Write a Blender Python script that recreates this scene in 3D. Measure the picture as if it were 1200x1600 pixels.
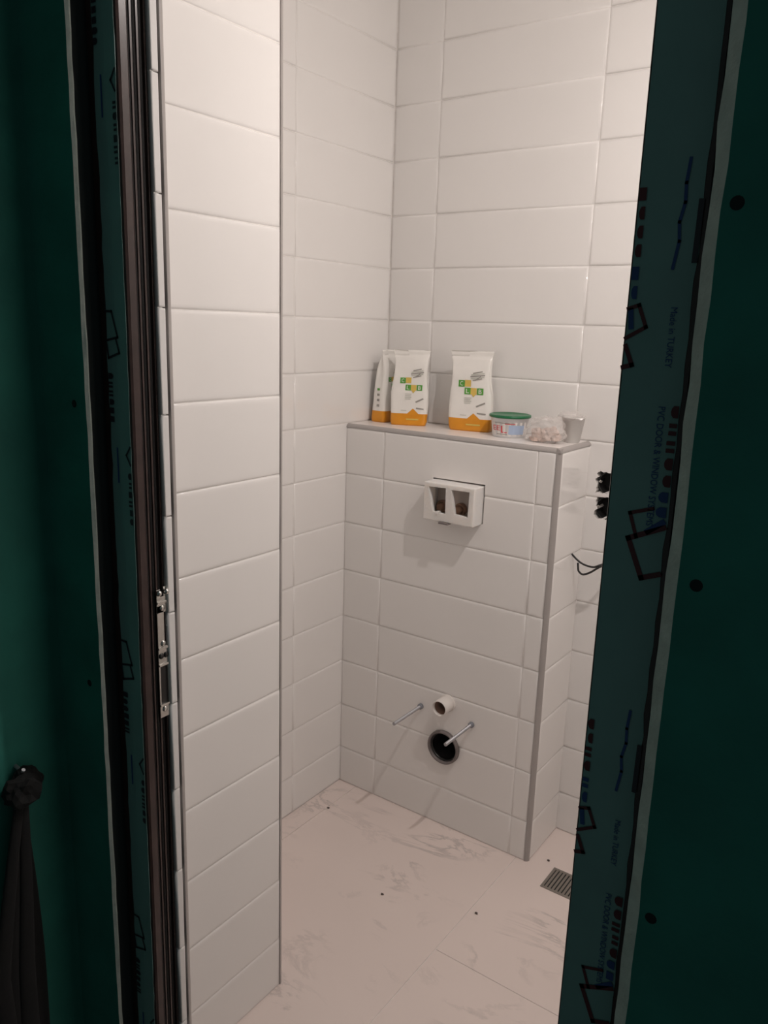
import bpy, bmesh, math, random
from mathutils import Vector, Matrix, noise

random.seed(7)
S = 0.157            # one tile course in metres
ZF = 0.816           # floor lies this many courses below the lowest full joint
def P(x, y, z):      # courses -> metres, floor at 0
    return Vector((x * S, y * S, (z + ZF) * S))

sc = bpy.context.scene
for o in list(bpy.data.objects):
    bpy.data.objects.remove(o)
C = sc.collection

# ------------------------------------------------------------------ camera
yaw, pitch, roll = 0.6139, -0.2297, 0.0316
cyw, syw, cp, sp = math.cos(yaw), math.sin(yaw), math.cos(pitch), math.sin(pitch)
F = Vector((-syw * cp, cyw * cp, sp)); Rt = Vector((cyw, syw, 0)); U = Rt.cross(F)
R2 = Rt * math.cos(roll) + U * math.sin(roll); U2 = -Rt * math.sin(roll) + U * math.cos(roll)
cam_d = bpy.data.cameras.new('camera'); cam = bpy.data.objects.new('camera', cam_d); C.objects.link(cam)
m = Matrix((R2, U2, -F)).transposed().to_4x4(); m.translation = P(9.7001, -12.3895, 8.9067)
cam.matrix_world = m
cam_d.sensor_fit = 'VERTICAL'; cam_d.sensor_height = 36; cam_d.sensor_width = 27
cam_d.lens = 1250 / 1600 * 36; cam_d.clip_start = 0.02
sc.camera = cam

# ------------------------------------------------------------------ world and exposure
w = bpy.data.worlds.new('world'); sc.world = w; w.use_nodes = True
w.node_tree.nodes['Background'].inputs[0].default_value = (0.80, 1.04, 1.07, 1)
w.node_tree.nodes['Background'].inputs[1].default_value = 0.060
BULB_POWER = 37.5
sc.view_settings.view_transform = 'Standard'; sc.view_settings.look = 'None'
sc.view_settings.gamma = 1; sc.view_settings.use_curve_mapping = False
sc.view_settings.exposure = 0.0
sc.cycles.blur_glossy = 0.15

# ------------------------------------------------------------------ materials
def lin(c):
    return tuple((v / 12.92 if v <= 0.04045 else ((v + 0.055) / 1.055) ** 2.4) for v in c)
def mat(name, col, rough=0.5, metal=0.0, noise_amt=0.0, scale=20.0, bump=0.0, bscale=60.0, spec=0.5, trans=0.0, alpha=1.0, emit=None, coat=0.0):
    mt = bpy.data.materials.new(name); mt.use_nodes = True
    nt = mt.node_tree; b = nt.nodes['Principled BSDF']
    b.inputs['Base Color'].default_value = (*col, 1); b.inputs['Roughness'].default_value = rough
    b.inputs['Metallic'].default_value = metal; b.inputs['Specular IOR Level'].default_value = spec
    b.inputs['Transmission Weight'].default_value = trans; b.inputs['Alpha'].default_value = alpha
    b.inputs['Coat Weight'].default_value = coat
    tc = nt.nodes.new('ShaderNodeTexCoord')
    if noise_amt > 0:
        n = nt.nodes.new('ShaderNodeTexNoise'); n.inputs['Scale'].default_value = scale; n.inputs['Detail'].default_value = 5
        nt.links.new(tc.outputs['Object'], n.inputs['Vector'])
        r = nt.nodes.new('ShaderNodeMapRange'); r.inputs['From Min'].default_value = .3; r.inputs['From Max'].default_value = .7
        r.inputs['To Min'].default_value = 1 - noise_amt; r.inputs['To Max'].default_value = 1 + noise_amt
        nt.links.new(n.outputs['Fac'], r.inputs['Value'])
        mx = nt.nodes.new('ShaderNodeVectorMath'); mx.operation = 'SCALE'; mx.inputs[0].default_value = col
        nt.links.new(r.outputs[0], mx.inputs['Scale']); nt.links.new(mx.outputs[0], b.inputs['Base Color'])
    if bump > 0:
        n2 = nt.nodes.new('ShaderNodeTexNoise'); n2.inputs['Scale'].default_value = bscale; n2.inputs['Detail'].default_value = 3
        nt.links.new(tc.outputs['Object'], n2.inputs['Vector'])
        bp = nt.nodes.new('ShaderNodeBump'); bp.inputs['Strength'].default_value = bump; bp.inputs['Distance'].default_value = 0.002
        nt.links.new(n2.outputs['Fac'], bp.inputs['Height']); nt.links.new(bp.outputs[0], b.inputs['Normal'])
    if emit:
        b.inputs['Emission Color'].default_value = (*emit[0], 1); b.inputs['Emission Strength'].default_value = emit[1]
    return mt

M = {}
M['tile'] = mat('glazed white tile', (.885, .862, .84), .08, noise_amt=.012, scale=3, bump=.05, bscale=9)
M['grout'] = mat('white grout', (.86, .83, .80), .85, noise_amt=.05, scale=60)
M['trim'] = mat('grey tile edge trim', (.40, .37, .355), .35)
M['shelf'] = mat('white shelf tile', (.86, .82, .79), .3, noise_amt=.02, scale=6)
M['ceiling'] = mat('ceiling paint', (.86, .85, .83), .9)
M['board'] = mat('green moisture resistant board', (.024, .185, .145), .8, noise_amt=.18, scale=9, bump=.2, bscale=120)
M['gypsum'] = mat('gypsum core', (.58, .62, .56), .9, noise_amt=.12, scale=40, bump=.4, bscale=200)
M['stud'] = mat('wall stud with gap shade', (.05, .055, .055), .8)  # stud core coloured dark to carry the shade of the gap beside the frame
M['brown'] = mat('dark brown door frame foil', (.042, .024, .021), .3, noise_amt=.25, scale=30)
M['rubber'] = mat('black rubber and latch shade', (.012, .011, .011), .35)
M['film'] = mat('blue green protective film', (.19, .33, .31), .38, noise_amt=.06, scale=14, bump=.15, bscale=40)
M['ink_red'] = mat('dark red ink', (.10, .015, .02), .5)
M['ink_blue'] = mat('blue ink', (.02, .06, .20), .5)
M['ink_dark'] = mat('dark ink', (.03, .025, .035), .5)
M['zinc'] = mat('bright zinc plate', (.62, .61, .58), .25, metal=1, noise_amt=.1, scale=80)
M['screw'] = mat('black board screw', (.003, .006, .006), .8)
M['white_pl'] = mat('white plastic', (.82, .77, .73), .4)
M['foam'] = mat('white polystyrene form', (.84, .79, .75), .7, bump=.3, bscale=150)
_fb = M['foam'].node_tree.nodes['Principled BSDF']        # expanded foam lets some light through
_fb.inputs['Subsurface Weight'].default_value = .7; _fb.inputs['Subsurface Radius'].default_value = (1.0, .85, .75); _fb.inputs['Subsurface Scale'].default_value = .02
M['cavity'] = mat('pinkish cistern plastic', (.85, .75, .68), .6)
M['copper'] = mat('brown valve plastic', (.42, .25, .17), .4)
M['pipe_grey'] = mat('grey waste pipe', (.19, .165, .16), .4)
M['pipe_brown'] = mat('brown pipe inside', (.24, .13, .085), .4)
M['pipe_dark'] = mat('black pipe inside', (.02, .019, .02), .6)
M['steel'] = mat('zinc threaded rod', (.42, .42, .44), .42, metal=.6)
M['sleeve'] = mat('blue grey plastic sleeve', (.22, .23, .26), .5)
M['bag'] = mat('white glossy bag film', (.90, .875, .83), .22, noise_amt=.02, scale=20, bump=.25, bscale=45)
M['orange'] = mat('orange bag print', (.78, .31, .02), .3, noise_amt=.05, scale=30)
M['yellow'] = mat('yellow bag print', (.74, .52, .12), .35)
M['green'] = mat('green bag print', (.10, .36, .05), .4)
M['lime'] = mat('pale green bag print', (.45, .62, .30), .4)
M['grey_ink'] = mat('grey bag print', (.36, .34, .31), .5)
M['pale_ink'] = mat('pale grey bag print', (.60, .60, .54), .5)
M['lid'] = mat('dark green lid', (.01, .16, .06), .3)
M['tub'] = mat('milky white tub', (.74, .73, .73), .35)
M['ink_pink'] = mat('red tub print', (.70, .07, .09), .4)
M['sky_ink'] = mat('blue tub print', (.44, .54, .72), .4)
M['cup'] = mat('thin white cup plastic', (.90, .87, .84), .35, trans=.25)
M['lump'] = mat('pinkish plaster lumps', (.66, .52, .46), .8, noise_amt=.3, scale=60)
M['wire'] = mat('black cable sheath', (.015, .014, .014), .4)
M['blackbox'] = mat('black socket box plastic', (.012, .012, .012), .5)
M['drain'] = mat('grey drain grate', (.30, .27, .24), .35, metal=.5)
M['dark'] = mat('painted drain shade', (.02, .02, .02), .8)
M['cloth'] = mat('black cloth', (.006, .006, .006), .9, bump=.4, bscale=120)
M['concrete'] = mat('grey concrete', (.07, .07, .07), .9, noise_amt=.2, scale=8, bump=.3)
M['grit'] = mat('dark grit', (.10, .08, .07), .9)
M['bulb'] = mat('lit bulb glass', (1, 1, 1), .3, emit=((1.0, .915, .872), 1.0))
# crumpled clear film
def clear_mat():
    mt = bpy.data.materials.new('clear crumpled film'); mt.use_nodes = True; nt = mt.node_tree
    b = nt.nodes['Principled BSDF']; b.inputs['Base Color'].default_value = (.85, .80, .77, 1); b.inputs['Roughness'].default_value = .2
    b.inputs['Alpha'].default_value = .30
    return mt
M['clear'] = clear_mat()
# marbled floor tile
def floor_mat():
    mt = bpy.data.materials.new('pale marbled floor tile'); mt.use_nodes = True; nt = mt.node_tree
    b = nt.nodes['Principled BSDF']; b.inputs['Roughness'].default_value = .34
    tc = nt.nodes.new('ShaderNodeTexCoord')
    mp = nt.nodes.new('ShaderNodeMapping'); mp.inputs['Rotation'].default_value = (0, 0, .7); mp.inputs['Scale'].default_value = (1.0, 2.2, 1)
    nt.links.new(tc.outputs['Object'], mp.inputs['Vector'])
    n1 = nt.nodes.new('ShaderNodeTexNoise'); n1.inputs['Scale'].default_value = 2.6; n1.inputs['Detail'].default_value = 9
    n1.inputs['Roughness'].default_value = .62; n1.inputs['Distortion'].default_value = 1.2
    nt.links.new(mp.outputs[0], n1.inputs['Vector'])
    ab = nt.nodes.new('ShaderNodeMath'); ab.operation = 'SUBTRACT'; ab.inputs[1].default_value = .5
    nt.links.new(n1.outputs['Fac'], ab.inputs[0])
    ab2 = nt.nodes.new('ShaderNodeMath'); ab2.operation = 'ABSOLUTE'; nt.links.new(ab.outputs[0], ab2.inputs[0])
    rp = nt.nodes.new('ShaderNodeMapRange'); rp.inputs['From Min'].default_value = 0; rp.inputs['From Max'].default_value = .034
    rp.inputs['To Min'].default_value = 1; rp.inputs['To Max'].default_value = 0
    nt.links.new(ab2.outputs[0], rp.inputs['Value'])
    n2 = nt.nodes.new('ShaderNodeTexNoise'); n2.inputs['Scale'].default_value = 3.1; n2.inputs['Detail'].default_value = 4
    nt.links.new(tc.outputs['Object'], n2.inputs['Vector'])
    r2 = nt.nodes.new('ShaderNodeMapRange'); r2.inputs['From Min'].default_value = .50; r2.inputs['From Max'].default_value = .68
    nt.links.new(n2.outputs['Fac'], r2.inputs['Value'])
    mu = nt.nodes.new('ShaderNodeMath'); mu.operation = 'MULTIPLY'; nt.links.new(rp.outputs[0], mu.inputs[0]); nt.links.new(r2.outputs[0], mu.inputs[1])
    mu2 = nt.nodes.new('ShaderNodeMath'); mu2.operation = 'MULTIPLY'; mu2.inputs[1].default_value = .62; nt.links.new(mu.outputs[0], mu2.inputs[0])
    mx = nt.nodes.new('ShaderNodeMix'); mx.data_type = 'RGBA'
    mx.inputs[6].default_value = (.82, .71, .665, 1); mx.inputs[7].default_value = (.42, .37, .35, 1)
    nt.links.new(mu2.outputs[0], mx.inputs[0])
    n3 = nt.nodes.new('ShaderNodeTexNoise'); n3.inputs['Scale'].default_value = 1.7; nt.links.new(tc.outputs['Object'], n3.inputs['Vector'])
    r3 = nt.nodes.new('ShaderNodeMapRange'); r3.inputs['To Min'].default_value = .92; r3.inputs['To Max'].default_value = 1.08
    nt.links.new(n3.outputs['Fac'], r3.inputs['Value'])
    sc_ = nt.nodes.new('ShaderNodeVectorMath'); sc_.operation = 'SCALE'; nt.links.new(mx.outputs[2], sc_.inputs[0]); nt.links.new(r3.outputs[0], sc_.inputs['Scale'])
    nt.links.new(sc_.outputs[0], b.inputs['Base Color'])
    return mt
M['floor'] = floor_mat()

# ------------------------------------------------------------------ mesh helpers
def link_mesh(name, me, material=None, parent=None):
    o = bpy.data.objects.new(name, me); C.objects.link(o)
    if material is not None and len(me.materials) == 0: me.materials.append(material)
    if parent: o.parent = parent
    return o
def obj(name, bm, material, parent=None, smooth=False):
    me = bpy.data.meshes.new(name); bmesh.ops.recalc_face_normals(bm, faces=bm.faces); bm.to_mesh(me); bm.free()
    if smooth:
        for p_ in me.polygons: p_.use_smooth = True
    return link_mesh(name, me, material, parent)
def tag(o, label=None, cat=None, group=None, kind=None):
    if label: o['label'] = label
    if cat: o['category'] = cat
    if group: o['group'] = group
    if kind: o['kind'] = kind
    return o
def empty(name, loc=(0, 0, 0), rz=0):
    o = bpy.data.objects.new(name, None); C.objects.link(o); o.location = loc; o.rotation_euler = (0, 0, rz); o.empty_display_size = .05
    return o
def box(bm, a, b, bev=0.0):
    """axis-aligned box between two corners in metres"""
    t = bmesh.new()
    r = bmesh.ops.create_cube(t, size=1)
    for v in t.verts:
        for k in range(3): v.co[k] = a[k] + (v.co[k] + .5) * (b[k] - a[k])
    if bev > 0: bmesh.ops.bevel(t, geom=t.edges[:], offset=bev, segments=2, affect='EDGES', profile=.5)
    tm = bpy.data.meshes.new('t'); t.to_mesh(tm); t.free(); bm.from_mesh(tm); bpy.data.meshes.remove(tm)
    return bm
def boxo(name, a, b, material, parent=None, bev=0.0):
    return obj(name, box(bmesh.new(), a, b, bev), material, parent)
def rbox(name, a, b, material, parent=None, bev=0.0):     # corners in courses
    return boxo(name, P(*a), P(*b), material, parent, bev)
def lathe(bm, prof, M4=Matrix(), n=40):
    """revolve (r, z) profile about local z"""
    rings = []
    for (r, z) in prof:
        if r < 1e-6: rings.append([bm.verts.new(M4 @ Vector((0, 0, z)))])
        else: rings.append([bm.verts.new(M4 @ Vector((r * math.cos(2 * math.pi * k / n), r * math.sin(2 * math.pi * k / n), z))) for k in range(n)])
    for a, b in zip(rings, rings[1:]):
        for k in range(n):
            k2 = (k + 1) % n
            if len(a) == 1 and len(b) == 1: continue
            if len(a) == 1: bm.faces.new((a[0], b[k], b[k2]))
            elif len(b) == 1: bm.faces.new((a[k], b[0], a[k2]))
            else: bm.faces.new((a[k], b[k], b[k2], a[k2]))
    return bm
def tube(bm, pts, r, n=10, cap=True):
    pts = [Vector(p_) for p_ in pts]; rings = []
    for i, p_ in enumerate(pts):
        d = (pts[min(i + 1, len(pts) - 1)] - pts[max(i - 1, 0)]).normalized()
        a = d.cross(Vector((0, 0, 1)));
        if a.length < .1: a = d.cross(Vector((1, 0, 0)))
        a.normalize(); b = d.cross(a)
        rr = r[i] if isinstance(r, (list, tuple)) else r
        rings.append([bm.verts.new(p_ + (a * math.cos(2 * math.pi * k / n) + b * math.sin(2 * math.pi * k / n)) * rr) for k in range(n)])
    for A, B in zip(rings, rings[1:]):
        for k in range(n): bm.faces.new((A[k], A[(k + 1) % n], B[(k + 1) % n], B[k]))
    if cap:
        bm.faces.new(rings[0]); bm.faces.new(rings[-1])
    return bm
def spline(pts, n=8):
    pts = [Vector(p_) for p_ in pts]; out = []
    for i in range(len(pts) - 1):
        p0, p1, p2, p3 = pts[max(i - 1, 0)], pts[i], pts[i + 1], pts[min(i + 2, len(pts) - 1)]
        for k in range(n):
            t = k / n
            out.append(.5 * ((2 * p1) + (p2 - p0) * t + (2 * p0 - 5 * p1 + 4 * p2 - p3) * t * t + (3 * p1 - p0 - 3 * p2 + p3) * t ** 3))
    return out + [pts[-1]]
def prism(bm, poly, fn, h0, h1):
    """extrude 2D polygon; fn(a, b, h) -> Vector"""
    A = [bm.verts.new(fn(a, b, h0)) for a, b in poly]; B = [bm.verts.new(fn(a, b, h1)) for a, b in poly]
    bm.faces.new(A); bm.faces.new(B[::-1])
    for k in range(len(poly)):
        k2 = (k + 1) % len(poly); bm.faces.new((A[k], B[k], B[k2], A[k2]))
    return bm
def cut(o, cutters):
    """boolean-subtract cutter objects from o, baked into its mesh"""
    for c in cutters:
        md = o.modifiers.new('cut', 'BOOLEAN'); md.object = c; md.operation = 'DIFFERENCE'; md.solver = 'EXACT'
    dg = bpy.context.evaluated_depsgraph_get(); dg.update()
    me = bpy.data.meshes.new_from_object(o.evaluated_get(dg)); o.modifiers.clear(); o.data = me
    for p_ in me.polygons: p_.use_smooth = False
def drop(os_):
    for o in os_: bpy.data.objects.remove(o)

# ------------------------------------------------------------------ wall tiles
TH = .008; GAP = .0013
tile_cache = {}
def tile_mesh(wd, ht):
    key = (round(wd, 4), round(ht, 4))
    if key in tile_cache: return tile_cache[key]
    prof = [(0, -TH), (0, -.0036), (.0008, -.0021), (.0022, -.0010), (.0045, -.0003), (.0080, 0), (.0125, 0)]
    mn = min(wd, ht) / 2
    if mn < .02: prof = [(i_ * mn / .026, z) for i_, z in prof]
    bm = bmesh.new(); rings = []
    for i_, z in prof:
        rings.append([bm.verts.new(c) for c in ((i_, i_, z), (wd - i_, i_, z), (wd - i_, ht - i_, z), (i_, ht - i_, z))])
    for A, B in zip(rings, rings[1:]):
        for k in range(4): bm.faces.new((A[k], A[(k + 1) % 4], B[(k + 1) % 4], B[k]))
    bm.faces.new(rings[-1]); bm.faces.new(rings[0][::-1])
    me = bpy.data.meshes.new('tile'); bm.to_mesh(me); bm.free()
    for p_ in me.polygons: p_.use_smooth = True
    me.materials.append(M['tile']); tile_cache[key] = me
    return me
def tile_at(parent, org, ax, up, nrm, wd, ht, name='tile'):
    o = link_mesh(name, tile_mesh(wd, ht), None, parent)
    # each tile sits a touch uneven
    off = random.uniform(-.0004, .0004)
    R = Matrix((ax, up, nrm)).transposed().to_4x4(); R.translation = org + nrm * off
    o.matrix_basis = R
    return o
def tile_wall(parent, fixed, ax, up, nrm, cols, rows):
    """cols: (a0,a1) courses along ax; rows (z0,z1); fixed: Vector in courses of plane origin"""
    out = []
    for a0, a1 in cols:
        for z0, z1 in rows:
            org = P(*(fixed + ax * a0 + Vector((0, 0, z0)))) + (ax + up) * (GAP / 2)
            if ax.x < 0 or ax.y < 0: pass
            out.append(tile_at(parent, org, ax, up, nrm, (a1 - a0) * S - GAP, (z1 - z0) * S - GAP))
    return out
XA, YA, ZA = Vector((1, 0, 0)), Vector((0, 1, 0)), Vector((0, 0, 1))
ZC = 16.4                                     # ceiling in courses
rows = [(-ZF, 0)] + [(k, k + 1) for k in range(16)] + [(16, ZC)]
def struct(o, label): return tag(o, label, None, None, 'structure')
G = .0030 / S                                 # grout face behind the tile face (courses)

BW, BD = 4.5094, 1.3273                       # cistern boxing width and depth
PX, PY0, PY1 = 2.7823, -7.28, -4.8227         # pier face
XR = 11.0                                     # right wall
TR = .0125 / S                                # trim radius in courses

# ------------------------------------------------------------------ floor and ceiling
fl = struct(rbox('floor', (-.1, -7.34, -ZF - .30), (XR + .1, BD + .1, -ZF - .012), M['grout']), 'pale marbled floor tiles of the small tiled room')
def floor_tile(x0, y0, x1, y1):
    g = .0009
    a, b = P(x0, y0, -ZF), P(x1, y1, -ZF)
    o = boxo('floor_tile', (a.x + g, a.y + g, -.009), (b.x - g, b.y - g, 0), M['floor'], fl, .0008)
    return o
xs = [(-.02, .445), (.445, 4.27), (4.27, 8.09), (8.09, XR + .02)]
for i, (x0, x1) in enumerate(xs):
    ys = [(-7.3, -6.69), (-6.69, .95), (.95, BD + .05)] if i % 2 else [(-7.3, -2.87), (-2.87, BD + .05)]
    for y0, y1 in ys: floor_tile(x0, y0, x1, y1)
struct(rbox('ceiling', (-.4, -7.9, ZC), (XR + .4, BD + .4, ZC + .4), M['ceiling']), 'plain white ceiling of the tiled room')

# ------------------------------------------------------------------ tiled walls
wl = struct(rbox('wall_left', (-.6, PY1 - .1, -ZF - .3), (-G, BD + .6, ZC), M['grout']), 'left wall of white horizontal tiles beside the cistern boxing')
tile_wall(wl, Vector((0, 0, 0)), YA, ZA, XA, [(PY1, -1.52), (-1.52, BD)], rows)
wb = struct(rbox('wall_back', (-.6, BD + G, -ZF - .3), (XR + .6, BD + .6, ZC), M['grout']), 'back wall of white horizontal tiles behind the shelf')
bt = tile_wall(wb, Vector((0, BD, 0)), XA, ZA, -YA, [(0, 1.03), (1.03, 4.174), (4.174, 7.318), (7.318, 10.46), (10.46, XR)], rows)
wr = struct(rbox('wall_right', (XR + G, -7.3, -ZF - .3), (XR + .6, BD + .6, ZC), M['grout']), 'right wall of white horizontal tiles')
tile_wall(wr, Vector((XR, 0, 0)), -YA, ZA, -XA, [(-BD, 1.82), (1.82, 4.96), (4.96, 7.28)], rows)

# ------------------------------------------------------------------ pier beside the door
pier = struct(obj('wall_pier', prism(bmesh.new(), [(-.6, PY0 - .02), (PX - G, PY0 - .02), (PX - G, PY1 - TR), (PX - TR, PY1 - G), (-.6, PY1 - G)], lambda a, b, h: P(a, b, h), -ZF - .3, ZC), M['grout']), 'white tiled pier between the doorway and the recess')
tile_wall(pier, Vector((PX, 0, 0)), YA, ZA, XA, [(PY0, PY1 - TR)], rows)
tile_wall(pier, Vector((0, PY1, 0)), XA, ZA, YA, [(0, PX - TR)], rows)
def quarter(name, cx, cy, a0, z0, z1, parent, r=TR):
    """quarter-round upright trim; centre in courses, start angle"""
    bm = bmesh.new(); poly = [(cx, cy)] + [(cx + r * math.cos(a0 + k * math.pi / 16), cy + r * math.sin(a0 + k * math.pi / 16)) for k in range(9)]
    prism(bm, poly, lambda a, b, h: P(a, b, h), z0, z1)
    return obj(name, bm, M['trim'], parent)
quarter('corner_trim', PX - TR, PY1 - TR, 0, -ZF, ZC, pier)

# ------------------------------------------------------------------ front wall (door wall), inner tiled skin
DX0, DX1, DZ = 3.53, 8.06, 12.45              # clear opening of the frame
FY0, FY1 = -7.72, -7.40                       # frame front and back
RX = 3.56                                     # tiled reveal
wf = struct(rbox('wall_front', (2.2, -7.87, -ZF), (3.07, -7.30, ZC), M['stud']), 'door wall with white tiles on its inner face')
rbox('wall_core', (8.53, -7.87, -ZF), (XR + .6, -7.30, ZC), M['stud'], wf)
rbox('lintel', (3.07, -7.87, DZ + .45), (8.53, -7.30, ZC), M['stud'], wf)
rbox('reveal_backing', (3.07, -7.395, -ZF), (RX - G, -7.28 - TR, DZ + .05), M['grout'], wf)
rbox('reveal_backing', (8.06 + G, -7.395, -ZF), (8.53, -7.28 - G, DZ + .05), M['grout'], wf)
# narrow reveal tiles on both jambs
tile_wall(wf, Vector((RX, 0, 0)), YA, ZA, XA, [(-7.40, -7.28 - TR * .35)], [r for r in rows if r[1] <= 13])
tile_wall(wf, Vector((8.03, 0, 0)), -YA, ZA, -XA, [(7.28, 7.40)], [r for r in rows if r[1] <= 13])
quarter('corner_trim', RX - TR, -7.28 - TR * .1, 0, -ZF, DZ, wf)
# tiles of the inner face
fin = Vector((0, -7.28, 0))
tile_wall(wf, fin, -XA, ZA, YA, [(-XR, -8.06)], rows)
tile_wall(wf, fin, -XA, ZA, YA, [(-8.06, -5.4), (-5.4, -PX)], [r for r in rows if r[0] >= 13])
tile_wall(wf, fin, -XA, ZA, YA, [(-(RX - TR), -PX)], [r for r in rows if r[0] < 13])

# ------------------------------------------------------------------ cistern boxing with shelf
TZ = 7.0
def core(name, poly, z0, z1):
    return obj(name, prism(bmesh.new(), poly, lambda a, b, h: P(a, b, h), z0, z1), M['grout'])
cist = struct(core('wall_cistern', [(-.05, G), (BW - TR, G), (BW - G, TR), (BW - G, BD + .05), (-.05, BD + .05)], -ZF - .3, TZ - .06), 'low white tiled cistern boxing with a shelf on top')
crows = [(-ZF, 0)] + [(k, k + 1) for k in range(6)] + [(6, TZ - .075)]
ct = tile_wall(cist, Vector((0, 0, 0)), XA, ZA, -YA, [(0, .9226), (.9226, 4.1034), (4.1034, BW - TR)], crows)
tile_wall(cist, Vector((BW, 0, 0)), YA, ZA, XA, [(TR, BD)], crows)
quarter('corner_trim', BW - TR, TR, -math.pi / 2, -ZF, TZ - .075, cist)
rbox('shelf_top', (0, TR * .9, TZ - .07), (BW - TR * .9, BD, TZ), M['shelf'], cist)
def edge_trim(name, p0, p1, outv, parent):
    """quarter-round edge strip, from p0 to p1 in courses, bulging along outv and up"""
    bm = bmesh.new(); a, b = P(*p0), P(*p1); r = .0125
    prof = [(0, -r * .95)] + [(r * math.sin(k * math.pi / 16), -r * .95 + r * .95 * math.cos(k * math.pi / 16)) for k in range(9)]
    rings = [[bm.verts.new(q + outv * h + ZA * z) for h, z in prof] for q in (a, b)]
    bm.faces.new(rings[0]); bm.faces.new(rings[1][::-1])
    for k in range(len(prof)):
        k2 = (k + 1) % len(prof); bm.faces.new((rings[0][k], rings[1][k], rings[1][k2], rings[0][k2]))
    return obj(name, bm, M['trim'], parent)
edge_trim('shelf_trim', (0, TR, TZ), (BW, TR, TZ), -YA, cist)
edge_trim('shelf_trim', (BW - TR, 0, TZ), (BW - TR, BD, TZ), XA, cist)

# holes in the boxing: flush opening and waste pipe; hole in the back wall: double socket
def cutter_poly(poly, y0, y1):
    return obj('cutter', prism(bmesh.new(), poly, lambda a, b, h: P(a, h, b), y0, y1), None)
FX0, FX1, FZ0, FZ1 = 2.06, 3.14, 5.455, 6.185
c_fl = cutter_poly([(FX0, FZ0), (FX1, FZ0 + .03), (FX1 + .005, FZ1 + .02), (FX0, FZ1 + .01)], -.3, .9)
WX, WZ, WR = 2.585, .90, .345
c_wp = cutter_poly([(WX + WR * math.cos(k * math.pi / 20), WZ + WR * math.sin(k * math.pi / 20)) for k in range(40)], -.3, 1.0)
for t in ct + [cist]:
    z = t.matrix_basis.translation
    if t is cist or True: pass
def overlaps(t, x0, x1, z0, z1):
    T = t.matrix_basis.translation; d = t.data.vertices
    xs_ = [v.co.x for v in d]; zs_ = [v.co.y for v in d]
    return T.x + max(xs_) > x0 * S and T.x + min(xs_) < x1 * S and T.z + max(zs_) > (z0 + ZF) * S and T.z + min(zs_) < (z1 + ZF) * S
for t in ct:
    cs = []
    if overlaps(t, FX0, FX1, FZ0, FZ1): cs.append(c_fl)
    if overlaps(t, WX - WR, WX + WR, WZ - WR, WZ + WR): cs.append(c_wp)
    if cs: cut(t, cs)
cut(cist, [c_fl, c_wp])
random.seed(3)
def jag(x0, x1, z0, z1, n=9, j=.035):
    pts = []
    for k in range(n): pts.append((x0 + random.uniform(-j, j), z0 + (z1 - z0) * k / n))
    for k in range(n): pts.append((x0 + (x1 - x0) * k / n, z1 + random.uniform(-j, j) * .6))
    for k in range(n): pts.append((x1 + random.uniform(-j, j), z1 - (z1 - z0) * k / n))
    for k in range(n): pts.append((x1 - (x1 - x0) * k / n, z0 + random.uniform(-j, j) * .6))
    return pts
c_s1 = cutter_poly(jag(4.68, 5.13, 6.09, 6.47), BD - .2, BD + .36)
c_s2 = cutter_poly(jag(4.70, 5.13, 5.63, 6.02), BD - .2, BD + .36)
for t in bt:
    if overlaps(t, 4.62, 5.2, 5.55, 6.5): cut(t, [c_s1, c_s2])
cut(wb, [c_s1, c_s2])
drop([c_fl, c_wp, c_s1, c_s2])
# socket boxes inside the back wall
def socket_box(z0, z1, label):
    bm = bmesh.new(); zc = (z0 + z1) / 2; r = .215 * S
    T = Matrix.Translation(P(4.905, BD + .34, zc)) @ Matrix.Rotation(math.radians(90), 4, 'X')
    lathe(bm, [(0, 0), (r, 0), (r, .046), (r - .002, .046), (r - .002, .002), (0, .002)], T, 28)
    o = obj('socket_box', bm, M['blackbox'])
    bm = bmesh.new(); tube(bm, [P(4.72, BD + .05, zc), P(4.74, BD + .05, zc + .04)], .004, 8)
    obj('screw_post', bm, M['zinc'], o)
    return tag(o, label, 'socket box', 'round socket boxes in the back wall')
socket_box(6.07, 6.49, 'upper black socket box in a ragged tile cutout above its twin')
socket_box(5.61, 6.04, 'lower black socket box in a ragged tile cutout right below its twin')

# ------------------------------------------------------------------ door frame
door = struct(empty('door_1', P(DX0, FY0, -ZF)), 'dark brown door frame still wrapped in printed protective film')
def to_door(o):
    o.parent = door; o.matrix_parent_inverse = Matrix.Translation(-door.location); return o
def jamb(mirror):
    fx = (lambda a: DX0 + a) if not mirror else (lambda a: DX1 - a)
    # profile: a = distance into the opening (negative is into the wall), y
    poly = [(-.40, FY0), (-.035, FY0), (-.010, FY0 + .010), (0, FY0 + .035), (0, -7.615), (-.012, -7.60), (-.060, -7.60),
            (-.060, -7.565), (-.030, -7.56), (-.030, -7.54), (-.060, -7.535), (-.060, -7.50), (-.028, -7.495), (-.028, -7.475), (-.055, -7.47),
            (-.055, -7.43), (-.02, -7.42), (-.02, FY1), (-.40, FY1)]
    bm = prism(bmesh.new(), [(fx(a), y) for a, y in poly], lambda a, b, h: P(a, b, h), -ZF, DZ)
    j = to_door(obj('jamb', bm, M['brown']))
    for y in (-7.583, -7.518, -7.452):
        bm = tube(bmesh.new(), [P(fx(-.047), y, -ZF + .01), P(fx(-.047), y, DZ - .01)], .0028, 8)
        g = obj('gasket', bm, M['rubber']); g.parent = j
    return j
jl, jr = jamb(False), jamb(True)
to_door(rbox('head', (DX0 - .4, FY0, DZ), (DX1 + .4, FY1, DZ + .42), M['brown'], None, .003))

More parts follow.
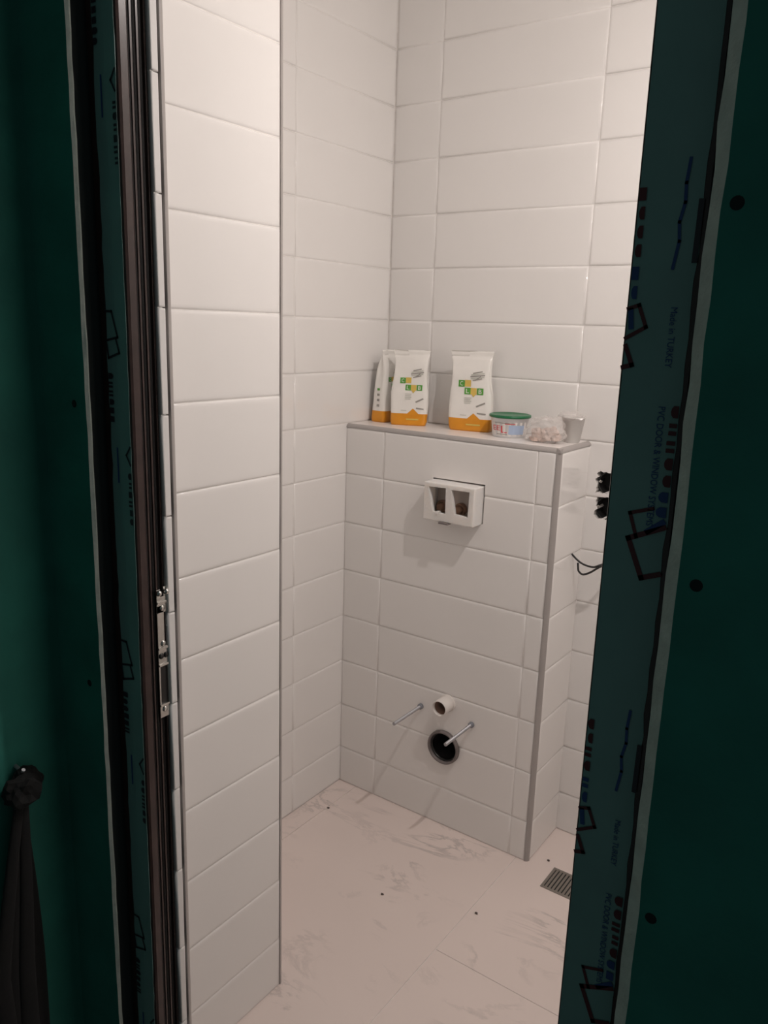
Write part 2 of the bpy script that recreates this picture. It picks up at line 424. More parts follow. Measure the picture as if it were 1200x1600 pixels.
def film(name, x0, x1, seed, jit):
    """film sheet on the front face with ragged side edges"""
    random.seed(seed); bm = bmesh.new(); n = 90; rings = []
    off0 = 0
    for k in range(n + 1):
        z = -ZF + (DZ + .38 + ZF) * k / n
        a = x0 + random.uniform(-1, 1) * jit[0]; b = x1 + random.uniform(-1, 1) * jit[1]
        wv = .0012 + .0006 * noise.noise(Vector((seed, z * 1.3, 0)))
        mid = (a + b) / 2
        q = [P(a, FY0, z) - YA * .0006, P(mid, FY0, z) - YA * wv, P(b, FY0, z) - YA * .0006, P(b, FY0, z) + YA * .0002, P(a, FY0, z) + YA * .0002]
        rings.append([bm.verts.new(v) for v in q])
    for A, B in zip(rings, rings[1:]):
        for k in range(5): bm.faces.new((A[k], A[(k + 1) % 5], B[(k + 1) % 5], B[k]))
    bm.faces.new(rings[0]); bm.faces.new(rings[-1][::-1])
    return to_door(obj(name, bm, M['film']))
film_l = film('protective_film', DX0 - .315, DX0 - .028, 2, (.010, .006))
film_r = film('protective_film', DX1 + .022, DX1 + .372, 5, (.001, .008))
def text_mesh(s, size=1.0):
    cu = bpy.data.curves.new('t', 'FONT'); cu.body = s; cu.size = size; cu.resolution_u = 3
    o = bpy.data.objects.new('t', cu); C.objects.link(o)
    dg = bpy.context.evaluated_depsgraph_get(); dg.update()
    me = bpy.data.meshes.new_from_object(o.evaluated_get(dg)); bpy.data.objects.remove(o)
    vs = [v.co.copy() for v in me.vertices]; fs = [tuple(p_.vertices) for p_ in me.polygons]
    if not vs: return [], [], 0
    mn = min(v.x for v in vs); mxx = max(v.x for v in vs); m0 = min(v.y for v in vs); m1 = max(v.y for v in vs)
    vs = [((v.x - mn) / (mxx - mn), (v.y - m0) / (m1 - m0)) for v in vs]
    return vs, fs
PRY = FY0 * S - .0019                         # just proud of the film
def ink(name, verts, faces, material, parent):
    me = bpy.data.meshes.new(name); me.from_pydata([tuple(v) for v in verts], [], faces); me.update()
    o = link_mesh(name, me, material); o.parent = parent; return o
def film_text(s, x0, x1, z0, z1, material, parent):
    """reads downwards: letter tops towards +x"""
    vs, fs = text_mesh(s)
    return ink('printed_text', [Vector(((x0 + b * (x1 - x0)) * S, PRY, (z0 + a * (z1 - z0) + ZF) * S)) for a, b in vs], fs, material, parent)
def film_line(pts, wd, material, parent, name='printed_logo', closed=False):
    vs, fs = [], []
    seg = list(zip(pts, pts[1:])) + ([(pts[-1], pts[0])] if closed else [])
    for (a, b) in seg:
        d = Vector((b[0] - a[0], b[1] - a[1])); d.normalize(); n_ = Vector((-d.y, d.x)) * wd / 2
        i = len(vs); e = d * wd * .5
        for q in ((a[0] + n_.x - e.x, a[1] + n_.y - e.y), (b[0] + n_.x + e.x, b[1] + n_.y + e.y), (b[0] - n_.x + e.x, b[1] - n_.y + e.y), (a[0] - n_.x - e.x, a[1] - n_.y - e.y)):
            vs.append(Vector((q[0] * S, PRY, (q[1] + ZF) * S)))
        fs.append((i, i + 1, i + 2, i + 3))
    return ink(name, vs, fs, material, parent)
def film_blocks(x0, x1, z0, z1, n, material, parent):
    """stubs of big letters, cut off by the edge of the film"""
    vs, fs = [], []; random.seed(int(z0 * 100) + n)
    for k in range(n):
        a = z0 + (z1 - z0) * (k + .10) / n; b = z0 + (z1 - z0) * (k + .78) / n; xx = x0 + random.uniform(0, .25) * (x1 - x0)
        st = random.choice((0, 1, 2, 2)); h_ = b - a; w_ = x1 - xx
        if st == 0: polys = [[(xx, a), (x1, a), (x1, b), (xx, b)]]
        elif st == 1: polys = [[(xx, a), (x1, a), (x1, a + h_ * .36), (xx, a + h_ * .36)], [(xx, b - h_ * .36), (x1, b - h_ * .36), (x1, b), (xx, b)]]
        else: polys = [[(x1, a), (xx + w_ * .35, a), (xx + w_ * .08, a + h_ * .22), (xx, a + h_ * .5), (xx + w_ * .08, b - h_ * .22), (xx + w_ * .35, b), (x1, b)]]
        for pl in polys:
            i = len(vs); vs += [Vector((q[0] * S, PRY, (q[1] + ZF) * S)) for q in pl]; fs.append(tuple(range(i, i + len(pl))))
    return ink('printed_letters', vs, fs, material, parent)
PER = 3.215
for k in (-1, 0, 1, 2):
    d = -k * PER
    film_text('PVC DOOR & WINDOW SYSTEMS', 8.315, 8.355, 8.50 + d, 7.80 + d, M['ink_blue'], film_r)
    film_text('Made in TURKEY', 8.325, 8.362, 9.05 + d, 8.72 + d, M['ink_blue'], film_r)
    film_blocks(8.375, 8.430, 8.52 + d, 8.02 + d, 5, M['ink_red'], film_r)
    film_blocks(8.362, 8.425, 8.02 + d, 7.84 + d, 2, M['ink_blue'], film_r)
    film_line([(8.345, 7.905 + d), (8.215, 7.86 + d), (8.265, 7.72 + d)], .022, M['ink_red'], film_r)
    film_line([(8.42, 7.80 + d), (8.22, 7.705 + d), (8.32, 7.475 + d), (8.42, 7.515 + d)], .032, M['ink_red'], film_r)
    film_line([(8.41, 7.83 + d), (8.33, 7.765 + d)], .034, M['ink_blue'], film_r)
    film_blocks(8.083, 8.125, 9.70 + d, 9.30 + d, 4, M['ink_red'], film_r)
    film_blocks(8.083, 8.125, 9.28 + d, 9.07 + d, 2, M['ink_blue'], film_r)
    film_line([(8.085, 9.04 + d), (8.145, 9.06 + d), (8.195, 8.94 + d), (8.085, 8.875 + d)], .022, M['ink_red'], film_r)
    film_line([(8.10, 9.03 + d), (8.11, 8.94 + d)], .03, M['ink_blue'], film_r)
    film_line([(8.09, 8.83 + d), (8.135, 8.725 + d), (8.085, 8.71 + d)], .026, M['ink_red'], film_r)
    film_line([(8.345, 9.82 + d), (8.335, 9.70 + d), (8.34, 9.60 + d), (8.32, 9.50 + d), (8.33, 9.40 + d), (8.31, 9.26 + d)], .018, M['ink_blue'], film_r, 'printed_script')
    film_line([(8.425, 9.6 + d), (8.422, 9.3 + d)], .03, M['ink_dark'], film_r, 'printed_letters')
for k in (-1, 0, 1, 2):
    d = -k * PER
    film_line([(3.225, 8.95 + d), (3.31, 8.95 + d), (3.385, 8.72 + d), (3.225, 8.69 + d)], .022, M['ink_dark'], film_l)
    film_line([(3.36, 8.70 + d), (3.40, 8.58 + d), (3.24, 8.53 + d), (3.22, 8.66 + d)], .022, M['ink_dark'], film_l)
    film_blocks(3.30, 3.225, 8.40 + d, 7.92 + d, 6, M['ink_dark'], film_l)
    film_line([(3.31, 7.69 + d), (3.31, 7.37 + d)], .02, M['ink_blue'], film_l, 'printed_text')
    film_line([(3.50, 7.72 + d), (3.44, 7.64 + d), (3.495, 7.55 + d)], .02, M['ink_dark'], film_l)
    film_blocks(3.45, 3.50, 7.48 + d, 6.95 + d, 6, M['ink_dark'], film_l)

# strike plate on the left jamb
sp_ = to_door(rbox('strike_plate', (3.530, -7.475, 4.93), (3.538, -7.405, 4.94), M['zinc']))
bpy.data.objects.remove(sp_)
def plate():
    bm = bmesh.new(); x0, x1 = 3.512, 3.530; y0, y1 = -7.515, -7.375
    for a, b in (((x0, y0, 4.88), (x1, y1, 5.03)), ((x0, y0, 5.47), (x1, y1, 5.66)), ((x0, y0, 5.03), (x1, y0 + .022, 5.47)), ((x0, y1 - .03, 5.03), (x1, y1, 5.47)),
                 ((x0, y0, 5.66), (x1, y1 - .055, 6.10)), ((x0, y0, 6.02), (x1, y1, 6.19)), ((x0, y0, 6.19), (x1, y0 + .05, 6.27)), ((x0, y1 - .055, 6.19), (x1, y1, 6.29)),
                 ((x1, y0, 5.63), (x1 + .012, y1, 5.655)), ((x1, y0, 6.12), (x1 + .012, y1, 6.145)), ((x1, y0, 5.45), (x1 + .014, y1, 5.475)), ((x1, y0, 5.01), (x1 + .012, y1, 5.03))):
        box(bm, P(*a), P(*b), .0006)
    o = to_door(obj('strike_plate', bm, M['zinc']))
    for y, z in ((-7.45, 6.07), (-7.45, 5.69), (-7.455, 4.97), (-7.48, 5.56), (-7.42, 5.56)):
        T = Matrix.Translation(P(x1, y, z)) @ Matrix.Rotation(math.radians(90), 4, 'Y')
        bm = lathe(bmesh.new(), [(.0050, -.001), (.0050, .0006), (.0038, .002), (0, .0026)], T, 16)
        s = obj('screw', bm, M['zinc'] if z != 5.56 else M['rubber'], None, True); s.parent = o
    for z in (6.24,):
        for y in (-7.50, -7.41):
            bm = bmesh.new(); bmesh.ops.create_uvsphere(bm, u_segments=12, v_segments=8, radius=.005, matrix=Matrix.Translation(P(x1 + .02, y, z)))
            s = obj('roller', bm, M['zinc'], None, True); s.parent = o
    bm = box(bmesh.new(), P(3.515, -7.49, 5.03), P(3.5185, -7.40, 5.47)); s = obj('latch_shade', bm, M['rubber']); s.parent = o  # thin black plate painted as the shade inside the latch opening
    return o
plate()

# ------------------------------------------------------------------ hall side: green boards
def board(name, x0, x1, z0, z1, cut_side, label):
    """board with one ragged cut edge exposing the gypsum; cut_side +1: right edge, -1: left edge, 0 none"""
    y0, y1 = -7.95, (-7.912 if cut_side > 0 else -7.868)
    n = 80; random.seed(11 if cut_side > 0 else 12)
    bm = bmesh.new(); bg = bmesh.new(); R1, R2_ = [], []
    for k in range(n + 1):
        z = z0 + (z1 - z0) * k / n
        j = random.uniform(-.005, .005) + .012 * noise.noise(Vector((z * .5, cut_side, 0))); j2 = random.uniform(-.007, .007)
        if cut_side > 0:
            e, e2 = x1 + j, x1 + .018 + j2
            q = [(x0, y0), (e, y0), (e, y1), (x0, y1)]; g = [(e, y0), (e2, y0 + .025), (e2, y1), (e, y1)]
        else:
            e, e2 = x0 + j, x0 - .08 + j2
            q = [(x1, y0), (e, y0), (e, y1), (x1, y1)]; g = [(e, y0), (e2, y0 + .05), (e2, y1), (e, y1)]
        R1.append([bm.verts.new(P(a, b, z)) for a, b in q]); R2_.append([bg.verts.new(P(a, b, z)) for a, b in g])
    for b_, RR in ((bm, R1), (bg, R2_)):
        for A, B in zip(RR, RR[1:]):
            for k in range(4): b_.faces.new((A[k], A[(k + 1) % 4], B[(k + 1) % 4], B[k]))
        b_.faces.new(RR[0]); b_.faces.new(RR[-1][::-1])
    o = struct(obj(name, bm, M['board']), label); obj('cut_edge', bg, M['gypsum'], o)
    return o
bl = board('wall_hall_left', 2.40, 3.17, -ZF, ZC, 1, 'narrow strip of green plasterboard beside the strike side of the door frame')
br = board('wall_hall_right', 8.59, 16, -ZF, ZC, -1, 'wide green plasterboard wall with a pale cut edge by the door frame')
struct(rbox('wall_hall_top', (3.17, -7.95, DZ + .5), (8.59, -7.868, ZC), M['board']), 'green plasterboard over the door head')
def bscrew(x, z, wall):
    T = Matrix.Translation(P(x, -7.95, z)) @ Matrix.Rotation(math.radians(90), 4, 'X')
    bm = lathe(bmesh.new(), [(.0056, -.001), (.0056, .0003), (.004, .0006), (0, .0007)], T, 14)
    obj('board_screw', bm, M['screw'], wall)
for x, z in ((8.657, 9.55), (8.69, 7.562), (8.669, 5.414), (8.68, 11.5), (9.9, 9.5), (8.66, 3.4)): bscrew(x, z, br)
for x, z in ((2.98, 5.273), (2.99, 8.1)): bscrew(x, z, bl)
hl = struct(rbox('wall_hall', (2.1, -15.5, -ZF), (2.48, -7.95, ZC), M['board']), 'green plasterboard side wall of the dark hall')
struct(rbox('floor_hall', (2.1, -15.5, -ZF - .3), (16, -7.34, -ZF - .02), M['concrete']), 'bare concrete floor of the dark hall')

# ------------------------------------------------------------------ bulb on the bathroom ceiling
LX, LY, LZ = 8.3, -3.5, 14.4
lp = tag(empty('pendant_bulb', P(LX, LY, ZC)), 'bare bulb hanging on a short cord from the ceiling', 'lamp')
def to_lp(o):
    o.parent = lp; o.matrix_parent_inverse = Matrix.Translation(-lp.location); return o
to_lp(obj('cord', tube(bmesh.new(), [P(LX, LY, ZC), P(LX, LY, LZ + .6)], .003), M['wire']))
to_lp(obj('lamp_holder', lathe(bmesh.new(), [(0, .10), (.012, .10), (.019, .09), (.02, .034), (.013, .03), (0, .03)], Matrix.Translation(P(LX, LY, LZ)), 20), M['blackbox']))
BR = .016
to_lp(obj('bulb_housing', lathe(bmesh.new(), [(0, .002), (BR, .0), (BR, .006), (.0125, .03), (.0135, .045), (0, .045)], Matrix.Translation(P(LX, LY, LZ)), 24), M['white_pl'], None, True))
bulb = to_lp(obj('bulb_dome', lathe(bmesh.new(), [(0, -BR * .5)] + [(BR * math.sin(a), -BR * .5 * math.cos(a)) for a in [k * math.pi / 16 for k in range(1, 9)]], Matrix.Translation(P(LX, LY, LZ)), 24), M['bulb'], None, True))
M['bulb'].node_tree.nodes['Principled BSDF'].inputs['Emission Strength'].default_value = BULB_POWER / (math.pi * 4 * math.pi * BR * BR)

# ------------------------------------------------------------------ flush opening form
ff = tag(empty('flush_form', P(2.57, 0, 5.8)), 'white plastic flush plate form with two openings sticking out of the boxing', 'flush form')
def under(root):
    def f(o):
        o.parent = root; o.matrix_parent_inverse = Matrix.Translation(-root.location); return o
    return f
ufm = under(ff)
yf = -.33
def ring_quads(bm, outer, holes, y):
    pass
x0, x1, z0, z1 = 2.075, 3.115, 5.475, 6.175
op = [((2.17, 2.535), (5.645, 6.095)), ((2.645, 3.02), (5.645, 6.095))]
body = ufm(obj('form_body', box(bmesh.new(), P(x0, yf, z0), P(x1, .30, z1), .0028), M['foam']))
oc = [obj('cutter', prism(bmesh.new(), poly, lambda a, b, h: P(a, h, b), yf - .1, .5), None) for poly in
      ([(2.17, 6.09), (2.53, 6.105), (2.545, 5.63), (2.285, 5.64)], [(2.645, 6.09), (3.015, 6.10), (3.005, 5.64), (2.735, 5.655)])]
oc.append(obj('cutter', box(bmesh.new(), P(2.105, yf + .07, 5.515), P(3.085, .5, 6.145)), None))
cut(body, oc); drop(oc)
# small clips on the bottom and the cheek
ufm(obj('clip', box(bmesh.new(), P(2.42, yf - .03, 5.44), P(2.62, yf + .1, 5.48), .0015), M['pipe_grey']))
ufm(obj('clip', box(bmesh.new(), P(2.34, yf - .02, 5.60), P(2.40, yf + .1, 5.655), .001), M['foam']))
ufm(obj('cistern_back', box(bmesh.new(), P(x0 + .02, .12, z0 + .03), P(x1 - .02, .16, z1 - .02)), M['cavity']))
for x in (2.235, 2.625):
    T = Matrix.Translation(P(x, .12, 5.665)) @ Matrix.Rotation(math.radians(90), 4, 'X')
    v = ufm(obj('valve_cap', lathe(bmesh.new(), [(.0185, 0), (.0185, .010), (.0165, .013), (.012, .013), (.0105, .009), (.0105, .022), (.008, .026), (0, .026)], T, 28), M['copper'], None, False))
    bm = tube(bmesh.new(), [P(x - .09, .03, 5.60), P(x + .09, .03, 5.60)], .003, 8); obj('valve_lever', bm, M['copper'], v)

# ------------------------------------------------------------------ pipes and rods on the boxing
Ry = Matrix.Rotation(math.radians(90), 4, 'X')          # local +z -> -y
wp = tag(empty('waste_pipe', P(WX, 0, WZ)), 'grey open waste pipe socket set in the lower tiles', 'pipe')
uw = under(wp); T = Matrix.Translation(P(WX, 0, WZ)) @ Ry
ro = .342 * S
uw(obj('socket_rim', lathe(bmesh.new(), [(ro - .0075, -.004), (ro - .0075, .010), (ro - .004, .013), (ro - .001, .012), (ro, .008), (ro, -.012), (ro - .0075, -.012)], T, 48), M['pipe_grey'], None, True))
uw(obj('rubber_seal', lathe(bmesh.new(), [(ro - .0072, -.012), (ro - .0072, .004), (ro - .011, .003), (ro - .012, -.004), (ro - .011, -.012)], T, 48), M['rubber'], None, True))
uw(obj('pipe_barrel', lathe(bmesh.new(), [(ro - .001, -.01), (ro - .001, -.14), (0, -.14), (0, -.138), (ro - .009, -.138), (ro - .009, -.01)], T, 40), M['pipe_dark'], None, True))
fp = tag(empty('flush_pipe', P(2.60, 0, 1.83)), 'short cream flush pipe stub above the waste pipe', 'pipe')
uf = under(fp); T = Matrix.Translation(P(2.615, 0, 1.845)) @ Ry
rp_ = .155 * S
uf(obj('pipe_stub', lathe(bmesh.new(), [(rp_ - .003, -.02), (rp_ - .003, .050), (rp_ - .0015, .052), (rp_, .0505), (rp_, -.02), (rp_ - .003, -.02)], T, 36), M['white_pl'], None, True))
uf(obj('pipe_inside', lathe(bmesh.new(), [(0, -.004), (rp_ - .0032, -.004), (rp_ - .0032, .040), (rp_ - .0042, .040), (rp_ - .0042, -.002), (0, -.002)], T, 30), M['pipe_brown'], None, True))
uf(obj('pipe_collar', lathe(bmesh.new(), [(rp_, -.002), (rp_ + .0025, -.002), (rp_ + .0025, .003), (rp_, .004)], T, 30), M['white_pl'], None, True))
def rod(x, z, L, label):
    r = empty('threaded_rod', P(x, 0, z)); tag(r, label, 'rod', 'toilet fixing rods'); ur = under(r)
    T = Matrix.Translation(P(x, 0, z)) @ Ry
    prof = [(0, -.02)]; k = 0; Lm = L * S; zz = .0
    prof += [(.0046, -.02)]
    while zz < Lm:
        prof += [(.0046, zz), (.0053, zz + .0011)]; zz += .0022
    prof += [(.0044, Lm), (0, Lm + .0006)]
    ur(obj('thread', lathe(bmesh.new(), prof, T, 14), M['steel']))
    ur(obj('plastic_sleeve', lathe(bmesh.new(), [(.0054, -.004), (.0088, -.004), (.0088, .008), (.0072, .010), (.0054, .010)], T, 18), M['sleeve'], None, True))
    return r
rod(2.015, 1.586, .94, 'grey threaded rod sticking out alone on the far side of the flush pipe')
rod(3.161, 1.568, .96, 'grey threaded rod sticking out across the mouth of the waste pipe')

# ------------------------------------------------------------------ bags on the shelf
def make_bag(loc, rz, wd, dp, ht, seed, label, lean=(0, 0)):
    """side-gusset bag: metres; front is local -y. Returns root mesh"""
    N = 5.0; nu, nv = 72, 44
    def depth(t): return dp * max(.045, (1 - .30 * t - .66 * t ** 3.2)) if t < .93 else dp * .045
    def width(t): return wd * (1 - .03 * math.sin(t * 7 + seed) - .05 * t * (1 - t) * 2 + .0 * t)
    def wr(x, z, s): return (noise.noise(Vector((x * 16 + seed * 7, z * 11, s))) * .0045 + noise.noise(Vector((x * 40 + seed * 3, z * 26, s + 4))) * .0016)
    def shear(v, t):
        return Vector((v.x + lean[0] * t, v.y + lean[1] * t, v.z))
    def amp(t): return .25 + 1.1 * t ** 1.2
    def front(x, z, off=0.0):
        t = z / ht; a = width(t) / 2; b = depth(t) / 2
        q = max(0, 1 - min(1, abs(x / a)) ** N) ** (1 / N)
        return shear(Vector((x, -(b * q) + wr(x, z, 1) * amp(t) - off, z)), t)
    def side(y, z, off=0.0):          # the -x side, y across
        t = z / ht; a = width(t) / 2; b = depth(t) / 2
        q = max(0, 1 - min(1, abs(y / b)) ** N) ** (1 / N)
        return shear(Vector((-(a * q) - off + wr(y, z, 9) * .4, y, z)), t)
    bm = bmesh.new(); rings = []
    for j in range(nv + 1):
        t = j / nv; ring = []
        tt = max(t, .0); z = ht * tt
        r0 = 1 - .06 * max(0, (1 - t / .05)) if t < .05 else 1
        topw = .006 * noise.noise(Vector((seed * 3.3, 5, 0)))
        for i in range(nu):
            th = 2 * math.pi * i / nu; c, s_ = math.cos(th), math.sin(th)
            sx = math.copysign(abs(c) ** (2 / N), c); sy = math.copysign(abs(s_) ** (2 / N), s_)
            x = width(t) / 2 * sx * r0; y = depth(t) / 2 * sy * r0
            zz = z + (topw + .004 * noise.noise(Vector((x * 30, seed, 2)))) * max(0, t - .8) * 5
            dy = wr(x, z, 1 if sy < 0 else 5) * amp(t); dx = wr(y, z, 9) * .4
            # gusset pulls the sides in near the top
            if abs(sx) > .9 and t > .45: x -= math.copysign(.010 * math.sin((t - .45) / .55 * math.pi) * (1 - abs(sy)) , sx)
            ring.append(bm.verts.new(shear(Vector((x + dx, y + dy, zz)), t)))
        rings.append(ring)
    band = .155
    for j in range(nv):
        for i in range(nu):
            f_ = bm.faces.new((rings[j][i], rings[j][(i + 1) % nu], rings[j + 1][(i + 1) % nu], rings[j + 1][i]))
            f_.material_index = 1 if (j + .5) / nv < band else 0; f_.smooth = True
    f_ = bm.faces.new(rings[0][::-1]); f_.material_index = 1
    bm.faces.new(rings[-1])
    bmesh.ops.recalc_face_normals(bm, faces=bm.faces)
    me = bpy.data.meshes.new('mortar_bag'); bm.to_mesh(me); bm.free(); me.materials.append(M['bag']); me.materials.append(M['orange'])
    root = link_mesh('mortar_bag', me); root.location = loc; root.rotation_euler = (0, 0, rz)
    tag(root, label, 'bag', 'white and orange bags on the shelf')
    def dec(name, vs, fs, material, fn=front, off=.0012):
        mm = bpy.data.meshes.new(name); mm.from_pydata([tuple(fn(a, b, off)) for a, b in vs], [], fs); mm.update()
        return link_mesh(name, mm, material, root)
    def rect(name, a0, b0, a1, b1, material, fn=front, off=.0012, n=5):
        vs = [(a0 + (a1 - a0) * i / n, b0 + (b1 - b0) * j / n) for j in range(n + 1) for i in range(n + 1)]
        fs = [(j * (n + 1) + i, j * (n + 1) + i + 1, (j + 1) * (n + 1) + i + 1, (j + 1) * (n + 1) + i) for j in range(n) for i in range(n)]
        return dec(name, vs, fs, material, fn, off)
    def txt(s, a0, b0, a1, b1, material, fn=front, off=.0018):
        vs, fs = text_mesh(s); return dec('printed_text', [(a0 + (a1 - a0) * a, b0 + (b1 - b0) * b) for a, b in vs], fs, material, fn, off)
    def stroke(p0, p1, wdt, material, fn=front):
        d = Vector((p1[0] - p0[0], p1[1] - p0[1])); n_ = Vector((-d.y, d.x)).normalized() * wdt / 2
        vs, fs = [], []
        for k in range(5):
            c = Vector(p0) + d * k / 4; vs += [tuple(c + n_), tuple(c - n_)]
        fs = [(2 * k, 2 * k + 1, 2 * k + 3, 2 * k + 2) for k in range(4)]
        return dec('printed_line', vs, fs, material, fn)
    W2, H = wd, ht
    q = .145 * W2
    def sq(cx, cz, letter, colr):
        sq_ = rect('printed_square', cx - q / 2, cz - q / 2, cx + q / 2, cz + q / 2, colr)
        if letter: txt(letter, cx - q * .24, cz - q * .32, cx + q * .24, cz + q * .32, M['bag']).parent = sq_
    sq(-.19 * W2, .595 * H, 'C', M['green']); sq(-.04 * W2, .60 * H, None, M['yellow'])
    sq(-.04 * W2, .505 * H, 'L', M['green']); sq(.105 * W2, .505 * H, None, M['yellow']); sq(.26 * W2, .505 * H, 'B', M['green'])
    # round line drawing
    for k in range(5):
        a = .17 * W2 * math.sqrt(max(.05, 1 - ((k - 2) / 2.6) ** 2)); zc = .70 * H + (k - 2) * .022 * H
        stroke((.18 * W2 - a, zc - .004), (.18 * W2 + a, zc + .002), .0032, M['grey_ink' if k % 2 == 0 else 'pale_ink'])
    stroke((.12 * W2, .64 * H), (.26 * W2, .69 * H), .003, M['grey_ink'])
    # triangle pointing down under the squares
    dec('printed_triangle', [(.05 * W2, .47 * H), (.16 * W2, .47 * H), (.105 * W2, .43 * H)], [(0, 2, 1)], M['yellow'])
    # text lines
    for k in range(4):
        stroke((-.11 * W2, (.42 - .022 * k) * H), ((.06 - .02 * (k % 2)) * W2, (.42 - .022 * k) * H), .0024, M['pale_ink'])
    stroke((.18 * W2, .315 * H), (.38 * W2, .365 * H), .0045, M['grey_ink'])
    stroke((.20 * W2, .235 * H), (.40 * W2, .225 * H), .0040, M['grey_ink'])
    stroke((-.20 * W2, .20 * H), (-.05 * W2, .20 * H), .0022, M['pale_ink'])
    # orange peak above the band
    zb = band * H
    dec('printed_peak', [(-.03 * W2, zb - .004), (.27 * W2, zb - .004), (.27 * W2, zb + .001), (.12 * W2, zb + .075 * H), (-.03 * W2, zb + .001), (.12 * W2, zb - .004)],
        [(0, 5, 3, 4), (5, 1, 2, 3)], M['orange'], front, .0009)
    rect('printed_bar', -.05 * W2, .075 * H, .28 * W2, .095 * H, M['yellow'])
    # gusset marks on the narrow side
    for k in range(4):
        c = .46 - .075 * k
        rect('printed_dot', -.10 * dp, (c - .016) * H, .07 * dp, (c + .016) * H, M['green' if k == 0 else 'grey_ink'], side, .0009, 3)
    return root
make_bag(P(.26, .94, TZ), math.radians(91), .098, .058, .224, 1, 'white and orange bag turned with its narrow printed side out, against the left wall', (0, -.012))
make_bag(P(.945, .78, TZ), math.radians(26), .116, .046, .228, 2, 'white and orange bag with a crumpled top standing against the sideways bag', (.002, .012))
make_bag(P(2.235, .99, TZ), math.radians(12), .131, .056, .232, 3, 'white and orange bag standing alone next to the green-lidded tub', (-.012, .012))

# ------------------------------------------------------------------ tub with green lid
tb = tag(empty('plastic_tub', P(3.14, .80, TZ)), 'small white plastic tub with a green lid and red and blue print', 'tub')
rb, rt_, hh = .0475, .0535, .062
def tubp(name, prof, material, n=40, sm=True): return obj(name, lathe(bmesh.new(), prof, Matrix(), n), material, tb, sm)
tub_b = tubp('tub_body', [(0, 0), (rb - .002, 0), (rb, .002), (rt_, hh - .008), (rt_ + .002, hh - .007), (rt_ + .002, hh - .003), (rt_ - .002, hh - .003), (rt_ - .002, hh - .01), (0, hh - .012)], M['tub'])
lid = tubp('lid', [(rt_ + .0025, hh - .0075), (rt_ + .0055, hh - .0065), (rt_ + .0062, hh - .003), (rt_ + .0055, hh), (rt_ + .002, hh + .0012), (rt_ - .003, hh - .0015), (0, hh - .0018)], M['lid'])
def wrap(name, a0, a1, z0, z1, material, off=.0004, n=8):
    bm = bmesh.new(); r_ = lambda z: rb + (rt_ - rb) * (z - .002) / (hh - .01) + off
    A = [bm.verts.new((r_(z0) * math.cos(a0 + (a1 - a0) * k / n), r_(z0) * math.sin(a0 + (a1 - a0) * k / n), z0)) for k in range(n + 1)]
    B = [bm.verts.new((r_(z1) * math.cos(a0 + (a1 - a0) * k / n), r_(z1) * math.sin(a0 + (a1 - a0) * k / n), z1)) for k in range(n + 1)]
    for k in range(n): bm.faces.new((A[k], A[k + 1], B[k + 1], B[k]))
    me = bpy.data.meshes.new(name); bm.to_mesh(me); bm.free(); return link_mesh(name, me, material, tub_b)
def wrap_text(s, a0, a1, z0, z1, material):
    vs, fs = text_mesh(s); r_ = lambda z: rb + (rt_ - rb) * (z - .002) / (hh - .01) + .0009
    pts = []
    for a, b in vs:
        z = z0 + (z1 - z0) * b; an = a0 + (a1 - a0) * a; pts.append((r_(z) * math.cos(an), r_(z) * math.sin(an), z))
    me = bpy.data.meshes.new('printed_text'); me.from_pydata(pts, [], fs); me.update(); return link_mesh('printed_text', me, material, tub_b)
AC = math.radians(-58)                        # facing the doorway
dg_ = math.radians
wrap('printed_label', AC - dg_(80), AC + dg_(70), .006, .044, M['white_pl'])
wrap('printed_patch', AC - dg_(8), AC + dg_(46), .010, .036, M['sky_ink'], .0007)
wrap('printed_bar', AC - dg_(58), AC + dg_(10), .0405, .0425, M['grey_ink'], .0007)
wrap('printed_bar', AC - dg_(20), AC + dg_(12), .0385, .0405, M['ink_pink'], .0008)
wrap('printed_bar', AC - dg_(50), AC - dg_(12), .009, .011, M['grey_ink'], .0007)
wrap_text('EE', AC - dg_(66), AC - dg_(36), .020, .034, M['ink_pink'])
wrap_text('L', AC - dg_(33), AC - dg_(13), .014, .034, M['ink_pink'])

# ------------------------------------------------------------------ clear bag with lumps, cup, wedge
def crumple(name, loc, sx, sy, sz, seed, material, amp=.35, sub=4, parent=None):
    bm = bmesh.new(); bmesh.ops.create_icosphere(bm, subdivisions=sub, radius=1)
    for v in bm.verts:
        d = v.co.normalized(); k = 1 + amp * noise.noise(d * 1.6 + Vector((seed, 0, 0))) + amp * .7 * abs(noise.noise(d * 4.2 + Vector((0, seed, 0)))) + amp * .25 * noise.noise(d * 9 + Vector((0, 0, seed)))
        v.co = Vector((d.x * sx * k, d.y * sy * k, d.z * sz * k + sz * .78))
        if v.co.z < 0: v.co.z = 0
    o = obj(name, bm, material, parent); o.location = loc; return o
cb = crumple('plastic_bag', P(3.97, .56, TZ), .052, .038, .040, 2.3, M['clear'], .4)
tag(cb, 'crumpled clear plastic bag of pinkish lumps at the open end of the shelf', 'plastic bag')
random.seed(5)
for k in range(14):
    a = random.uniform(0, 6.28); r = random.uniform(.004, .028)
    o = crumple('lump', (r * 1.3 * math.cos(a) - .002, r * .8 * math.sin(a), random.uniform(0, .022)), .014, .011, .012, k * 1.7, M['lump'], .5, 2, cb)
cup = tag(empty('plastic_cup', P(4.30, .93, TZ)), 'small white plastic cup standing behind the crumpled clear bag', 'cup')
obj('cup_wall', lathe(bmesh.new(), [(0, 0), (.019, 0), (.021, .002), (.031, .066), (.0325, .067), (.0325, .070), (.0300, .070), (.019, .003), (0, .003)], Matrix(), 32), M['cup'], cup, True)
